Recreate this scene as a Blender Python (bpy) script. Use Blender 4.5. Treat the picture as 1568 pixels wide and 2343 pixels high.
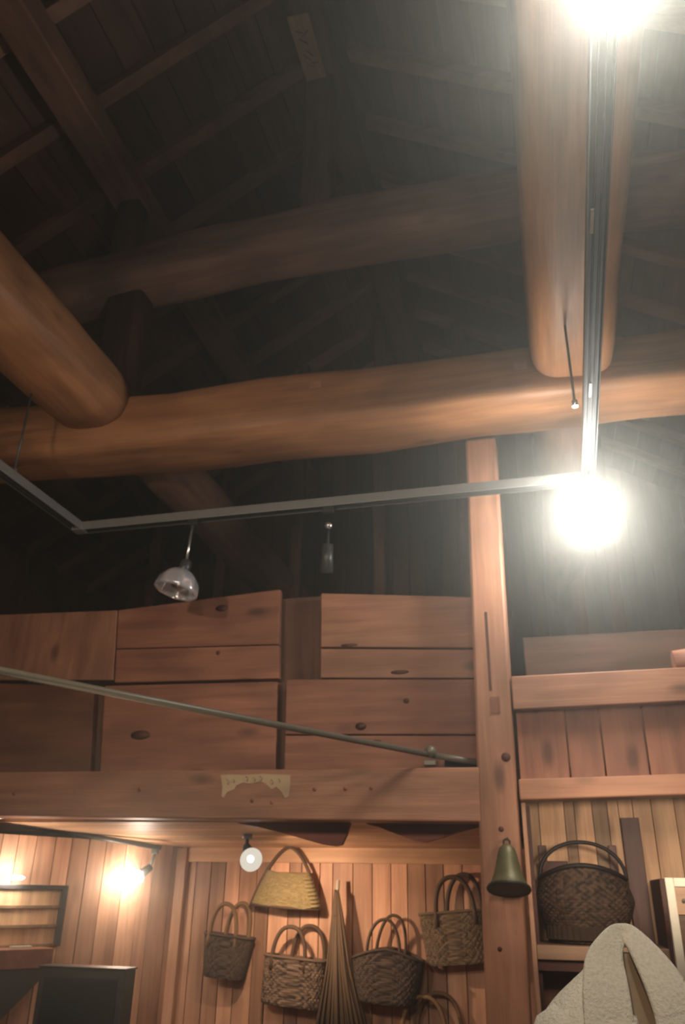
import bpy, math, random
from mathutils import Vector, Matrix, noise
random.seed(11)
for o in list(bpy.data.objects): bpy.data.objects.remove(o)
S = bpy.context.scene
PI = math.pi

# ------------------------------------------------------------------ camera
F, YAW, PITCH, ROLL, EYE = 1824.2, -0.25222, 0.44303, 0.018222, 1.55
CX, CY = 784.0, 1171.5
fwd = Vector((math.sin(YAW)*math.cos(PITCH), math.cos(YAW)*math.cos(PITCH), math.sin(PITCH)))
_r = Vector((math.cos(YAW), -math.sin(YAW), 0)); _u = _r.cross(fwd)
RR = _r*math.cos(ROLL) + _u*math.sin(ROLL); UU = -_r*math.sin(ROLL) + _u*math.cos(ROLL)
cam = bpy.data.cameras.new('camera'); co = bpy.data.objects.new('camera', cam)
S.collection.objects.link(co); S.camera = co
cam.sensor_fit = 'HORIZONTAL'; cam.sensor_width = 36; cam.lens = 36*F/1568
m = Matrix.Identity(4)
for i in range(3):
    m[i][0] = RR[i]; m[i][1] = UU[i]; m[i][2] = -fwd[i]
m[0][3], m[1][3], m[2][3] = 0, 0, EYE
co.matrix_world = m
cam.clip_start = .02; cam.clip_end = 60
cam.dof.use_dof = True; cam.dof.focus_distance = 0.9
cam.dof.aperture_fstop = (cam.lens/1000)/0.0024

# ------------------------------------------------------------------ world, exposure, unseen fill lights added to brighten timbers and alcove
W = bpy.data.worlds.new('world'); S.world = W; W.use_nodes = True
W.node_tree.nodes['Background'].inputs[0].default_value = (.02, .02, .022, 1)
W.node_tree.nodes['Background'].inputs[1].default_value = .3
S.view_settings.view_transform = 'Standard'; S.view_settings.look = 'None'
S.view_settings.gamma = 1; S.view_settings.use_curve_mapping = False
S.view_settings.exposure = 0.0
WARM = (1.0, .80, .60); COOL = (1.0, .95, .84); ORNG = (1.0, .70, .46)
def lamp(name, kind, loc, power, col, size=.06, target=None, angle=100, blend=.8, parent=None):
    l = bpy.data.lights.new(name, kind); l.energy = power; l.color = col
    if kind == 'AREA': l.shape = 'DISK'; l.size = size
    else: l.shadow_soft_size = size
    if kind == 'SPOT': l.spot_size = math.radians(angle); l.spot_blend = blend
    o = bpy.data.objects.new(name, l); S.collection.objects.link(o)
    o.location = loc
    if target is not None:
        o.rotation_euler = (Vector(target)-Vector(loc)).to_track_quat('-Z', 'Y').to_euler()
    if parent is not None:
        o.location = Vector(loc)-parent.location; o.parent = parent
    return o
lamp('fill_light', 'SPOT', (-1.9, .5, 2.9), 135, WARM, .10, (-1.9, 4.0, 2.4), 90)
lamp('fill_light', 'SPOT', (-.3, -.3, 2.9), 112, WARM, .10, (-.1, 4.0, 1.9), 75)
lamp('fill_light', 'SPOT', (.50, 2.3, 1.85), 110, WARM, .12, (.28, 4.5, 1.72), 44)
lamp('fill_light', 'SPOT', (-1.4, 2.6, 1.5), 15, WARM, .30, (-1.6, 3.6, 4.1), 120)
lamp('fill_light', 'SPOT', (-2.6, 1.4, 2.4), 13, ORNG, .20, (-2.5, 2.6, 4.2), 110)

# ------------------------------------------------------------------ pixel helpers: a photo point on a plane of the room
def ray(x, y): return (x-CX)*RR - (y-CY)*UU + F*fwd
def at(x, y, Y): d = ray(x, y); return d*(Y/d.y) + Vector((0, 0, EYE))
def atz(x, y, Z): d = ray(x, y); return d*((Z-EYE)/d.z) + Vector((0, 0, EYE))

# ------------------------------------------------------------------ materials
def newmat(name):
    M = bpy.data.materials.new(name); M.use_nodes = True
    return M, M.node_tree.nodes, M.node_tree.links, M.node_tree.nodes['Principled BSDF']
def wood(name, dark, light, axis=0, grain=1.0, rough=.55, knots=1.0, tone=.35, knot_col=None, blotch=.35):
    M, N, L, B = newmat(name)
    tc = N.new('ShaderNodeTexCoord'); oi = N.new('ShaderNodeObjectInfo')
    sc = N.new('ShaderNodeVectorMath'); sc.operation = 'SCALE'; sc.inputs['Scale'].default_value = 7.3
    cmb = N.new('ShaderNodeCombineXYZ')
    for i in range(3): L.new(oi.outputs['Random'], cmb.inputs[i])
    L.new(cmb.outputs[0], sc.inputs[0])
    tn = N.new('ShaderNodeAttribute'); tn.attribute_name = 'tone'
    sc2 = N.new('ShaderNodeVectorMath'); sc2.operation = 'SCALE'; sc2.inputs['Scale'].default_value = 5.1
    cm2 = N.new('ShaderNodeCombineXYZ')
    for i in range(3): L.new(tn.outputs['Fac'], cm2.inputs[i])
    L.new(cm2.outputs[0], sc2.inputs[0])
    ad = N.new('ShaderNodeVectorMath'); L.new(tc.outputs['Object'], ad.inputs[0]); L.new(sc.outputs[0], ad.inputs[1])
    ad2 = N.new('ShaderNodeVectorMath'); L.new(ad.outputs[0], ad2.inputs[0]); L.new(sc2.outputs[0], ad2.inputs[1])
    def mp(a, c):
        q = N.new('ShaderNodeMapping'); s = [c, c, c]; s[axis] = a
        q.inputs['Scale'].default_value = s; L.new(ad2.outputs[0], q.inputs['Vector']); return q
    def nz(mapping, scale, detail, dist=0.):
        n = N.new('ShaderNodeTexNoise'); n.inputs['Scale'].default_value = scale
        n.inputs['Detail'].default_value = detail; n.inputs['Distortion'].default_value = dist
        L.new(mapping.outputs[0], n.inputs['Vector']); return n
    g = nz(mp(.7*grain, 11*grain), 2.2, 5, .6)
    f = nz(mp(2.5*grain, 60*grain), 2.0, 3)
    b = nz(mp(1.2, 2.6), 1.6, 2, .3)
    rp = N.new('ShaderNodeValToRGB'); rp.color_ramp.elements[0].position = .30; rp.color_ramp.elements[1].position = .70
    rp.color_ramp.elements[0].color = (*dark, 1); rp.color_ramp.elements[1].color = (*light, 1)
    mixf = N.new('ShaderNodeMath'); mixf.operation = 'MULTIPLY_ADD'
    mixf.inputs[1].default_value = .3; L.new(f.outputs['Fac'], mixf.inputs[0])
    g2 = N.new('ShaderNodeMath'); g2.operation = 'MULTIPLY'; g2.inputs[1].default_value = .7
    L.new(g.outputs['Fac'], g2.inputs[0]); L.new(g2.outputs[0], mixf.inputs[2]); L.new(mixf.outputs[0], rp.inputs[0])
    # broad blotches and per-plank tone
    br = N.new('ShaderNodeMapRange'); br.inputs['From Min'].default_value = .3; br.inputs['From Max'].default_value = .7
    br.inputs['To Min'].default_value = 1-blotch; br.inputs['To Max'].default_value = 1+blotch*.5
    L.new(b.outputs['Fac'], br.inputs['Value'])
    tr = N.new('ShaderNodeMapRange'); tr.inputs['To Min'].default_value = 1-tone; tr.inputs['To Max'].default_value = 1+tone
    L.new(tn.outputs['Fac'], tr.inputs['Value'])
    mu = N.new('ShaderNodeMath'); mu.operation = 'MULTIPLY'; L.new(br.outputs[0], mu.inputs[0]); L.new(tr.outputs[0], mu.inputs[1])
    vs = N.new('ShaderNodeVectorMath'); vs.operation = 'SCALE'; L.new(rp.outputs[0], vs.inputs[0]); L.new(mu.outputs[0], vs.inputs['Scale'])
    out = vs.outputs[0]
    if knots:
        v = N.new('ShaderNodeTexVoronoi'); v.inputs['Scale'].default_value = 1.0
        L.new(mp(1.9, 4.6).outputs[0], v.inputs['Vector'])
        kr = N.new('ShaderNodeMapRange'); kr.inputs['From Min'].default_value = .06; kr.inputs['From Max'].default_value = .17
        kr.inputs['To Min'].default_value = .8*knots; kr.inputs['To Max'].default_value = 0
        L.new(v.outputs['Distance'], kr.inputs['Value'])
        mx = N.new('ShaderNodeMix'); mx.data_type = 'RGBA'
        L.new(kr.outputs[0], mx.inputs[0]); L.new(out, mx.inputs[6])
        kc = knot_col or tuple(c*.28 for c in dark); mx.inputs[7].default_value = (*kc, 1); out = mx.outputs[2]
    L.new(out, B.inputs['Base Color']); B.inputs['Roughness'].default_value = rough
    B.inputs['Specular IOR Level'].default_value = .35
    bu = N.new('ShaderNodeBump'); bu.inputs['Strength'].default_value = .25; bu.inputs['Distance'].default_value = .01
    L.new(mixf.outputs[0], bu.inputs['Height']); L.new(bu.outputs[0], B.inputs['Normal'])
    return M
def plain(name, col, rough=.5, metal=0., noise_amt=.15, nscale=30, bump=0.0):
    M, N, L, B = newmat(name)
    tc = N.new('ShaderNodeTexCoord'); n = N.new('ShaderNodeTexNoise'); n.inputs['Scale'].default_value = nscale
    n.inputs['Detail'].default_value = 4; L.new(tc.outputs['Object'], n.inputs['Vector'])
    mr = N.new('ShaderNodeMapRange'); mr.inputs['To Min'].default_value = 1-noise_amt; mr.inputs['To Max'].default_value = 1+noise_amt
    L.new(n.outputs['Fac'], mr.inputs['Value'])
    vs = N.new('ShaderNodeVectorMath'); vs.operation = 'SCALE'; vs.inputs[0].default_value = col; L.new(mr.outputs[0], vs.inputs['Scale'])
    L.new(vs.outputs[0], B.inputs['Base Color']); B.inputs['Roughness'].default_value = rough; B.inputs['Metallic'].default_value = metal
    if bump:
        bu = N.new('ShaderNodeBump'); bu.inputs['Strength'].default_value = bump; bu.inputs['Distance'].default_value = .005
        L.new(n.outputs['Fac'], bu.inputs['Height']); L.new(bu.outputs[0], B.inputs['Normal'])
    return M
def glow(name, col, strength):
    M, N, L, B = newmat(name); N.remove(B)
    e = N.new('ShaderNodeEmission'); e.inputs[0].default_value = (*col, 1); e.inputs[1].default_value = strength
    L.new(e.outputs[0], N['Material Output'].inputs[0]); return M
def weave(name, c1, c2, nu, nv, rough=.8):
    """woven strips: colour by strand cell (uv)"""
    M, N, L, B = newmat(name)
    uv = N.new('ShaderNodeUVMap'); mp = N.new('ShaderNodeMapping'); mp.inputs['Scale'].default_value = (nu, nv, 1)
    L.new(uv.outputs[0], mp.inputs[0])
    br = N.new('ShaderNodeTexVoronoi'); br.inputs['Scale'].default_value = 1.0; br.inputs['Randomness'].default_value = .25
    L.new(mp.outputs[0], br.inputs['Vector'])
    sp = N.new('ShaderNodeSeparateColor'); L.new(br.outputs['Color'], sp.inputs[0])
    s2 = N.new('ShaderNodeSeparateXYZ'); L.new(mp.outputs[0], s2.inputs[0])
    sn = []
    for ax_ in (0, 1):
        mm = N.new('ShaderNodeMath'); mm.operation = 'MULTIPLY'; mm.inputs[1].default_value = PI; L.new(s2.outputs[ax_], mm.inputs[0])
        q_ = N.new('ShaderNodeMath'); q_.operation = 'SINE'; L.new(mm.outputs[0], q_.inputs[0]); sn.append(q_)
    pr = N.new('ShaderNodeMath'); pr.operation = 'MULTIPLY'; L.new(sn[0].outputs[0], pr.inputs[0]); L.new(sn[1].outputs[0], pr.inputs[1])
    n = N.new('ShaderNodeMath'); n.operation = 'MULTIPLY_ADD'; n.inputs[1].default_value = .22; n.inputs[2].default_value = .30; L.new(pr.outputs[0], n.inputs[0])
    a2 = N.new('ShaderNodeMath'); a2.operation = 'MULTIPLY_ADD'; a2.inputs[1].default_value = .55; L.new(sp.outputs[0], a2.inputs[0]); L.new(n.outputs[0], a2.inputs[2])
    rp = N.new('ShaderNodeValToRGB'); rp.color_ramp.elements[0].position = .25; rp.color_ramp.elements[1].position = .95
    rp.color_ramp.elements[0].color = (*c1, 1); rp.color_ramp.elements[1].color = (*c2, 1)
    L.new(a2.outputs[0], rp.inputs[0]); L.new(rp.outputs[0], B.inputs['Base Color']); B.inputs['Roughness'].default_value = rough
    bu = N.new('ShaderNodeBump'); bu.inputs['Strength'].default_value = .6; bu.inputs['Distance'].default_value = .006; bu.invert = True
    L.new(br.outputs['Distance'], bu.inputs['Height']); L.new(bu.outputs[0], B.inputs['Normal'])
    return M

tie_w   = [wood('timber_warm_%s' % 'xyz'[a], (.25, .105, .045), (.46, .22, .10), a, .8, .5, .7, .15) for a in range(3)]
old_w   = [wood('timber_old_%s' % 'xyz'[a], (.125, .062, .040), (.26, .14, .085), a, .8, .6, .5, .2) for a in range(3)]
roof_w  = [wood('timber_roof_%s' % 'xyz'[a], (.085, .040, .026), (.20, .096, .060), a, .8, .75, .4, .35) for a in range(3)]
pink_w  = [wood('timber_pink_%s' % 'xyz'[a], (.31, .135, .075), (.50, .245, .145), a, .9, .5, .9, .22) for a in range(3)]
red_w   = [wood('timber_red_%s' % 'xyz'[a], (.19, .070, .042), (.36, .155, .090), a, .9, .55, .9, .25) for a in range(3)]
raft_w = [wood('timber_rafter_%s' % 'xyz'[a], (.22, .105, .066), (.38, .20, .125), a, .8, .7, .4, .2) for a in range(3)]
mid_w = wood('timber_mid', (.36, .20, .14), (.58, .36, .26), 0, .8, .6, .4, .15)
soffit_x = wood('soffit_wood', (.48, .27, .15), (.75, .47, .28), 0, .8, .5, .3, .2)
board_z = wood('wall_board_wood', (.46, .23, .135), (.80, .47, .30), 2, 1.0, .5, .6, .32)
alc_z   = wood('alcove_board_wood', (.46, .24, .12), (.86, .56, .32), 2, 1.0, .5, .8, .5)
shelf_x = wood('shelf_wood', (.30, .17, .10), (.48, .30, .18), 0, 1.0, .5, .3, .2)
dkred   = wood('dark_red_wood', (.06, .018, .012), (.13, .042, .026), 0, 1.0, .5, 0, .2)
shadow_red     = wood('shadow_red_wood', (.24, .058, .032), (.36, .10, .058), 0, 1.0, .5, 0, .2)  # colour of the shadow-shaped sheets under the beam
knotm   = wood('knot_wood', (.095, .036, .022), (.16, .065, .038), 0, 2.0, .6, 0, .2)
black   = plain('black_enamel', (.010, .010, .010), .6)
gunmet  = plain('gunmetal_grey', (.06, .06, .06), .4, .3)
alum    = plain('satin_grey_metal', (.24, .24, .23), .45, .4)
chrome  = plain('bright_metal', (.7, .7, .68), .22, .9)
brass   = plain('aged_bell_metal', (.15, .135, .065), .5, .4, .4, 25)
bronze  = plain('dark_mouth_metal', (.035, .032, .02), .5, .5)
pipe_m  = plain('grey_pipe', (.17, .15, .11), .45, .2)
dkpanel = plain('dark_grey_panel', (.050, .040, .038), .45, 0, .2, 8)
cream   = plain('cream_paint', (.62, .58, .47), .55)
paper   = plain('yellowed_paper', (.55, .40, .24), .9, 0, .2, 12)
ink     = plain('faded_ink', (.16, .11, .075), .9)
plaqm   = wood('plaque_wood', (.34, .22, .13), (.60, .42, .24), 1, 1.0, .7, 0, .1)
shade_m = plain('silvered_glass', (.80, .80, .86), .14, .6, .05)
hot     = glow('hot_bulb', (1.0, .97, .88), 110)
hot2    = glow('warm_emissive', (1.0, .92, .78), 40)
hot3    = glow('downlight_glow', (1.0, .86, .66), 7)
ringm   = glow('lit_reflector', (1.0, .90, .74), .9)
hot4    = glow('small_bulb', (1.0, .95, .85), 9)
knit_m  = plain('off_white_knit', (.76, .71, .58), .95, 0, .22, 150, .9)
skinm   = plain('mannequin_cloth', (.30, .21, .13), .7, 0, .15, 20)

# ------------------------------------------------------------------ mesh builder
class MB:
    def __init__(s): s.v = []; s.f = []; s.t = []; s.uv = {}; s.smooth = set(); s.xf = Matrix.Identity(4)
    def pt(s, p): s.v.append(s.xf @ Vector(p)); return len(s.v)-1
    def face(s, idx, tone=.5, smooth=False, uv=None):
        s.f.append(tuple(idx)); s.t.append(tone)
        if smooth: s.smooth.add(len(s.f)-1)
        if uv: s.uv[len(s.f)-1] = uv
    def hexa(s, c, tone=.5):
        """c: 8 corners, bottom ring 0-3, top ring 4-7"""
        i = [s.pt(p) for p in c]
        for q in ((0,3,2,1),(4,5,6,7),(0,1,5,4),(1,2,6,5),(2,3,7,6),(3,0,4,7)): s.face([i[k] for k in q], tone)
    def box(s, x0, x1, y0, y1, z0, z1, tone=.5):
        s.hexa([(x0,y0,z0),(x1,y0,z0),(x1,y1,z0),(x0,y1,z0),(x0,y0,z1),(x1,y0,z1),(x1,y1,z1),(x0,y1,z1)], tone)
    def slab(s, quad, thick, tone=.5):
        """four points of a face (seen from the front) pushed back by the vector thick"""
        q = [Vector(p) for p in quad]; t = Vector(thick)
        s.hexa(q + [p+t for p in q], tone)
    def sweep(s, pts, wid, hei, n=16, expo=2., up=(0,0,1), tone=.5, caps=True, jit=0., seed=0, uvs=False, roundend=0):
        pts = [Vector(p) for p in pts]; K = len(pts); rings = []
        W_ = wid if hasattr(wid, '__len__') else [wid]*K
        H_ = hei if hasattr(hei, '__len__') else [hei]*K
        prev = None
        for k, p in enumerate(pts):
            d = (pts[min(k+1, K-1)] - pts[max(k-1, 0)]).normalized()
            u = Vector(up) if prev is None else prev
            side = d.cross(u)
            if side.length < 1e-4: side = d.cross(Vector((0, 1, 0.01)))
            side.normalize(); u = side.cross(d).normalized(); prev = u
            sc = 1.
            if roundend:
                e = min(k, K-1-k)
                if e < roundend: sc = .95
            ring = []
            for i in range(n):
                a = 2*PI*(i+.5)/n; c, si = math.cos(a), math.sin(a)
                cx = math.copysign(abs(c)**(2/expo), c); sy = math.copysign(abs(si)**(2/expo), si)
                q = p + side*(cx*W_[k]/2*sc) + u*(sy*H_[k]/2*sc)
                if jit:
                    q = q + (side*cx+u*sy)*jit*noise.noise(Vector((p.x*1.3+seed, p.y*1.3+a*.6, p.z*1.3+si)))
                ring.append(s.pt(q))
            rings.append(ring)
        for k in range(K-1):
            for i in range(n):
                j = (i+1) % n
                uv = [(i/n, k/(K-1)), ((i+1)/n, k/(K-1)), ((i+1)/n, (k+1)/(K-1)), (i/n, (k+1)/(K-1))] if uvs else None
                s.face((rings[k][i], rings[k][j], rings[k+1][j], rings[k+1][i]), tone, True, uv)
        if caps: s.face(rings[0][::-1], tone); s.face(rings[-1], tone)
    def tube(s, pts, r, n=10, **k):
        if hasattr(r, '__len__'): s.sweep(pts, [2*a for a in r], [2*a for a in r], n, **k)
        else: s.sweep(pts, 2*r, 2*r, n, **k)
    def lathe(s, prof, n=28, lobes=0, amp=0., tone=.5):
        rings = []
        for r, z in prof:
            rings.append([s.pt((r*(1+amp*math.cos(lobes*2*PI*i/n))*math.cos(2*PI*i/n), r*(1+amp*math.cos(lobes*2*PI*i/n))*math.sin(2*PI*i/n), z)) for i in range(n)])
        for k in range(len(prof)-1):
            for i in range(n):
                j = (i+1) % n; s.face((rings[k][i], rings[k][j], rings[k+1][j], rings[k+1][i]), tone, True)
        if prof[0][0] > 1e-4: s.face(rings[0][::-1], tone)
        if prof[-1][0] > 1e-4: s.face(rings[-1], tone)
    def bbox(s):
        return [min(v[i] for v in s.v) for i in range(3)], [max(v[i] for v in s.v) for i in range(3)]
    def build(s, name, mat, parent=None, bevel=0., flip=False):
        if parent is None:
            a, b = s.bbox(); org = Vector(((a[0]+b[0])/2, (a[1]+b[1])/2, a[2]))
        else: org = WL[parent.name]
        me = bpy.data.meshes.new(name); me.from_pydata([tuple(v-org) for v in s.v], [], s.f)
        me.materials.append(mat)
        at_ = me.attributes.new('tone', 'FLOAT', 'FACE')
        for i, t in enumerate(s.t): at_.data[i].value = t
        for i in s.smooth: me.polygons[i].use_smooth = True
        if s.uv:
            ul = me.uv_layers.new(name='UVMap')
            for fi, uv in s.uv.items():
                for k, li in enumerate(me.polygons[fi].loop_indices): ul.data[li].uv = uv[k]
        me.validate(); me.update()
        o = bpy.data.objects.new(name, me); S.collection.objects.link(o)
        if parent is None: o.location = org
        else: o.parent = parent
        WL[o.name] = org
        if bevel:
            bv = o.modifiers.new('bevel', 'BEVEL'); bv.width = bevel; bv.segments = 2; bv.limit_method = 'ANGLE'
        return o
WL = {}
def tag(o, label, cat, group=None, kind=None):
    if label: o['label'] = label
    if cat: o['category'] = cat
    if group: o['group'] = group
    if kind: o['kind'] = kind
    return o
def struct(o, label=None, cat=None):
    o['kind'] = 'structure'
    if label: o['label'] = label
    if cat: o['category'] = cat
    return o
def thing(name, loc, label, cat, group=None):
    o = bpy.data.objects.new(name, None); o.empty_display_size = .05; S.collection.objects.link(o)
    o.location = loc; WL[o.name] = Vector(loc); return tag(o, label, cat, group)
def line(a, b, n): a, b = Vector(a), Vector(b); return [a.lerp(b, i/(n-1)) for i in range(n)]
def boards(mb, x0, x1, y0, y1, z0, z1, w, gap=.006, vary=.25, axis='x'):
    """upright planks side by side"""
    x = x0
    while x < x1-.01:
        ww = w*random.uniform(1-vary, 1+vary); xe = min(x+ww, x1)
        if x1-xe < w*.35: xe = x1
        d = random.uniform(0, .004)
        mb.box(x+gap/2, xe-gap/2, y0+d, y1, z0, z1, random.random()); x = xe

# ================================================================== SETTING
XL, XR, YB, YF = -5.2, 3.6, 8.6, -3.0
RX, RZ, SL = -1.12, 7.32, .62                  # ridge position and roof slope
b = MB(); b.box(XL, XR, YF, YB, -.1, 0); struct(b.build('floor', wood('floor_wood', (.16, .08, .04), (.30, .16, .08), 1)), 'plank floor of the timber shop', 'floor')
# roof deck of boards running along the building, two slopes
def rz(x, off=0): return RZ-off-SL*abs(x-RX)
b = MB()
for sgn in (-1, 1):
    x = RX; xe = XL if sgn < 0 else XR
    while (x-xe)*sgn < -.01:
        x2 = x+sgn*.21
        if (x2-xe)*sgn > 0: x2 = xe
        g = sgn*.005
        q = [(x+g, YF, rz(x+g)), (x2-g, YF, rz(x2-g)), (x2-g, YB, rz(x2-g)), (x+g, YB, rz(x+g))]
        if sgn < 0: q = [q[1], q[0], q[3], q[2]]
        b.hexa([Vector(p) for p in q] + [Vector(p)+Vector((0, 0, .03)) for p in q], random.random()); x = x2
b.hexa([(XL, YF, rz(XL)+.035), (RX, YF, RZ+.035), (RX, YB, RZ+.035), (XL, YB, rz(XL)+.035), (XL, YF, rz(XL)+.08), (RX, YF, RZ+.08), (RX, YB, RZ+.08), (XL, YB, rz(XL)+.08)])
b.hexa([(RX, YF, RZ+.035), (XR, YF, rz(XR)+.035), (XR, YB, rz(XR)+.035), (RX, YB, RZ+.035), (RX, YF, RZ+.08), (XR, YF, rz(XR)+.08), (XR, YB, rz(XR)+.08), (RX, YB, RZ+.08)])
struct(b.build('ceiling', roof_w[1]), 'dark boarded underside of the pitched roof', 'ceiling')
def gable(y0, y1, name, mat, lab):
    b = MB(); x = XL
    while x < XR-.01:
        x2 = min(x+.19, XR); g = .004
        a0, a1 = x+g, x2-g
        if a0 < RX < a1: a1 = x2-g
        za, zb = rz(a0)-.0, rz(a1)-.0
        b.hexa([(a0, y0, 0), (a1, y0, 0), (a1, y1, 0), (a0, y1, 0), (a0, y0, za), (a1, y0, zb), (a1, y1, zb), (a0, y1, za)], random.random()); x = x2
    return struct(b.build(name, mat), lab, 'wall')
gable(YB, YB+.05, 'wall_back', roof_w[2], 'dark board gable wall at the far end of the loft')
gable(YF-.05, YF, 'wall_front', old_w[2], 'board wall behind the viewer')
for nm, x in (('wall_far_left', XL-.05), ('wall_right', XR)):
    b = MB(); b.box(x, x+.05, YF, YB, 0, rz(XL if x < 0 else XR)); struct(b.build(nm, old_w[2]), 'side board wall of the hall', 'wall')

# bag wall: upright boards, header; angled left wall; sloping soffit
YW = 5.2
CX0 = at(405, 2150, YW).x
b = MB(); boards(b, CX0, 1.6, YW, YW+.04, 0, 1.79, .105)
struct(b.build('wall_bags', board_z), 'orange upright board wall the baskets hang on', 'wall')
b = MB(); b.box(CX0-.01, -.05, YW-.028, YW-.002, 1.70, 1.80)
struct(b.build('trim_1', soffit_x, bevel=.003), 'pale header board along the top of the basket wall', 'trim')
b = MB(); b.box(CX0-.03, CX0+.035, YW-.05, YW-.002, 0, 1.78)
struct(b.build('trim_2', board_z, bevel=.004), 'narrow corner post left of the basket wall', 'trim')
LW0, LW1 = Vector((CX0, YW, 0)), Vector((-3.06, 3.95, 0))     # angled wall ends
ld = (LW1-LW0).normalized(); ln = Vector((ld.y, -ld.x, 0));
if ln.y > 0: ln = -ln
Llen = (LW1-LW0).length
LM = Matrix(((ld.x, ln.x*-1, 0, LW0.x), (ld.y, ln.y*-1, 0, LW0.y), (0, 0, 1, 0), (0, 0, 0, 1)))   # local x along the wall, local y into the wall
b = MB(); b.xf = LM; boards(b, 0, Llen, 0, .04, 0, 1.80, .115)
struct(b.build('wall_left', board_z), 'lit board wall at the left, angled towards the viewer', 'wall')
b = MB()
for i in range(9):
    y0, y1 = 4.16+i*.1165, 4.16+(i+1)*.1165-.004
    z0, z1 = 1.862-(y0-4.16)*.075, 1.862-(y1-4.16)*.075
    b.hexa([(-4.2, y0, z0), (-.2, y0, z0), (-.2, y1, z1), (-4.2, y1, z1), (-4.2, y0, z0+.02), (-.2, y0, z0+.02), (-.2, y1, z1+.02), (-4.2, y1, z1+.02)], random.random())
b.box(-4.2, -.2, 4.15, 5.24, 1.885, 1.90)
struct(b.build('ceiling_low', soffit_x), 'low sloping board ceiling behind the beam', 'ceiling')

# ================================================================== BIG TIMBERS
def timber(name, pts, w, h, mat, label, cat, expo=3.2, jit=.02, n=26, seed=0, group=None, roundend=0):
    b = MB(); b.sweep(pts, w, h, n, expo, jit=jit, seed=seed, roundend=roundend)
    return tag(b.build(name, mat), label, cat, group)
# main tie beam: front-bottom edge at Y=3.55, back at Y=4.0, underside z=3.87
xs = [-5.2+i*8.75/30 for i in range(31)]
timber('tie_beam', [(x, 3.775, 4.03+.012*math.sin(x*1.1)-.012*x) for x in xs], .45, [.35-.012*x for x in xs], tie_w[0],
       'massive warm hewn beam spanning the hall under the two round logs', 'beam', 4.5, .03, 32, 1)
for x_, y_ in ((722, 879), (1192, 836)):
    q = at(x_, y_, 3.545); b = MB(); b.box(q.x-.035, q.x+.035, 3.545, 3.60, q.z-.022, q.z+.022); b.build('peg', pink_w[1], bpy.data.objects['tie_beam'], bevel=.004)
# upper curved cross beam
xs = [-3.15+i*6.4/24 for i in range(25)]
def uz(x): return 5.42 - .105*((x+.9)/1.9)**2*(1.0 if x > -.9 else 1.25)
timber('curved_cross_beam', [(x, 3.78, uz(x)) for x in xs], .36, [.38]*25, mid_w,
       'dim bowed log crossing the roof space above the main beam', 'beam', 3.4, .035, 26, 4)
# right and left big logs running towards the viewer
ys = [YF+.05+i*(3.62-YF-.05)/30 for i in range(31)]
timber('round_log', [(.29, y, 4.15+.01*math.sin(y)) for y in ys], [.40+.02*math.sin(y*.8) for y in ys], .42, tie_w[1],
       'thick pale log beside the lamp track, its rounded end on the main beam', 'beam', 3.6, .02, 34, 7, roundend=1)
ys = [YF+.05+i*(3.60-YF-.05)/30 for i in range(31)]
timber('knotty_log', [(-2.47+.012*math.sin(y*1.7), y, 4.20+.02*math.sin(y*1.3)) for y in ys], [.44+.03*math.sin(y*1.9+1) for y in ys], .42, tie_w[1],
       'knotty orange log at the left edge, ending on the main beam', 'beam', 3.0, .03, 30, 9, roundend=1)
ys = [4.02+i*(YB-.02-4.02)/16 for i in range(17)]
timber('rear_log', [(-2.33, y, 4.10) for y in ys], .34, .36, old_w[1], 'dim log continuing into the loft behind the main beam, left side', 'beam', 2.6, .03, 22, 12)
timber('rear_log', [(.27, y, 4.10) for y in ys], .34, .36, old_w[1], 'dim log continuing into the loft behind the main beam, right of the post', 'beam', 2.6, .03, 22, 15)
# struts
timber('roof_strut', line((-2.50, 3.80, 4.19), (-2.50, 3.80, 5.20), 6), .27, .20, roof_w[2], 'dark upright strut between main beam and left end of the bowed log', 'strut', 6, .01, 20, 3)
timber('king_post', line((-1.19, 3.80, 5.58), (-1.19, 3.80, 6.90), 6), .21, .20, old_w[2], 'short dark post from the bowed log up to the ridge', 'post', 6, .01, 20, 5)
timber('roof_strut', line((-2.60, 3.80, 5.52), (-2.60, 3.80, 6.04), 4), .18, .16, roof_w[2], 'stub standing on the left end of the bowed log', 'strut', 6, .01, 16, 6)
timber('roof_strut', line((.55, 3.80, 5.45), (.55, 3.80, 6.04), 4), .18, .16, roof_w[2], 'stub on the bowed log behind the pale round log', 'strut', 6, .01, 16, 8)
# ridge and purlins
ys = [YF+.05+i*(YB-YF-.1)/20 for i in range(21)]
timber('ridge_beam', [(-1.155, y, 7.02) for y in ys], .23, .23, roof_w[1], 'ridge beam at the top of the roof carrying the inked plaque', 'beam', 7, .008, 24, 2)
def box_timber(name, x0, x1, z0, z1, y0, y1, mat, label, cat, group=None):
    b = MB(); b.box(x0, x1, y0, y1, z0, z1); return tag(b.build(name, mat, bevel=.012), label, cat, group)
box_timber('purlin', -2.74, -2.50, 6.03, 6.235, YF+.05, YB-.05, raft_w[1], 'brown purlin running along the left roof slope', 'purlin')
box_timber('purlin', .38, .60, 6.03, 6.235, YF+.05, YB-.05, roof_w[1], 'purlin running along the right roof slope', 'purlin')
box_timber('purlin', -4.1, -3.9, 5.2, 5.38, YF+.05, YB-.05, roof_w[1], 'purlin low on the left roof slope near the eaves', 'purlin')
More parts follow.
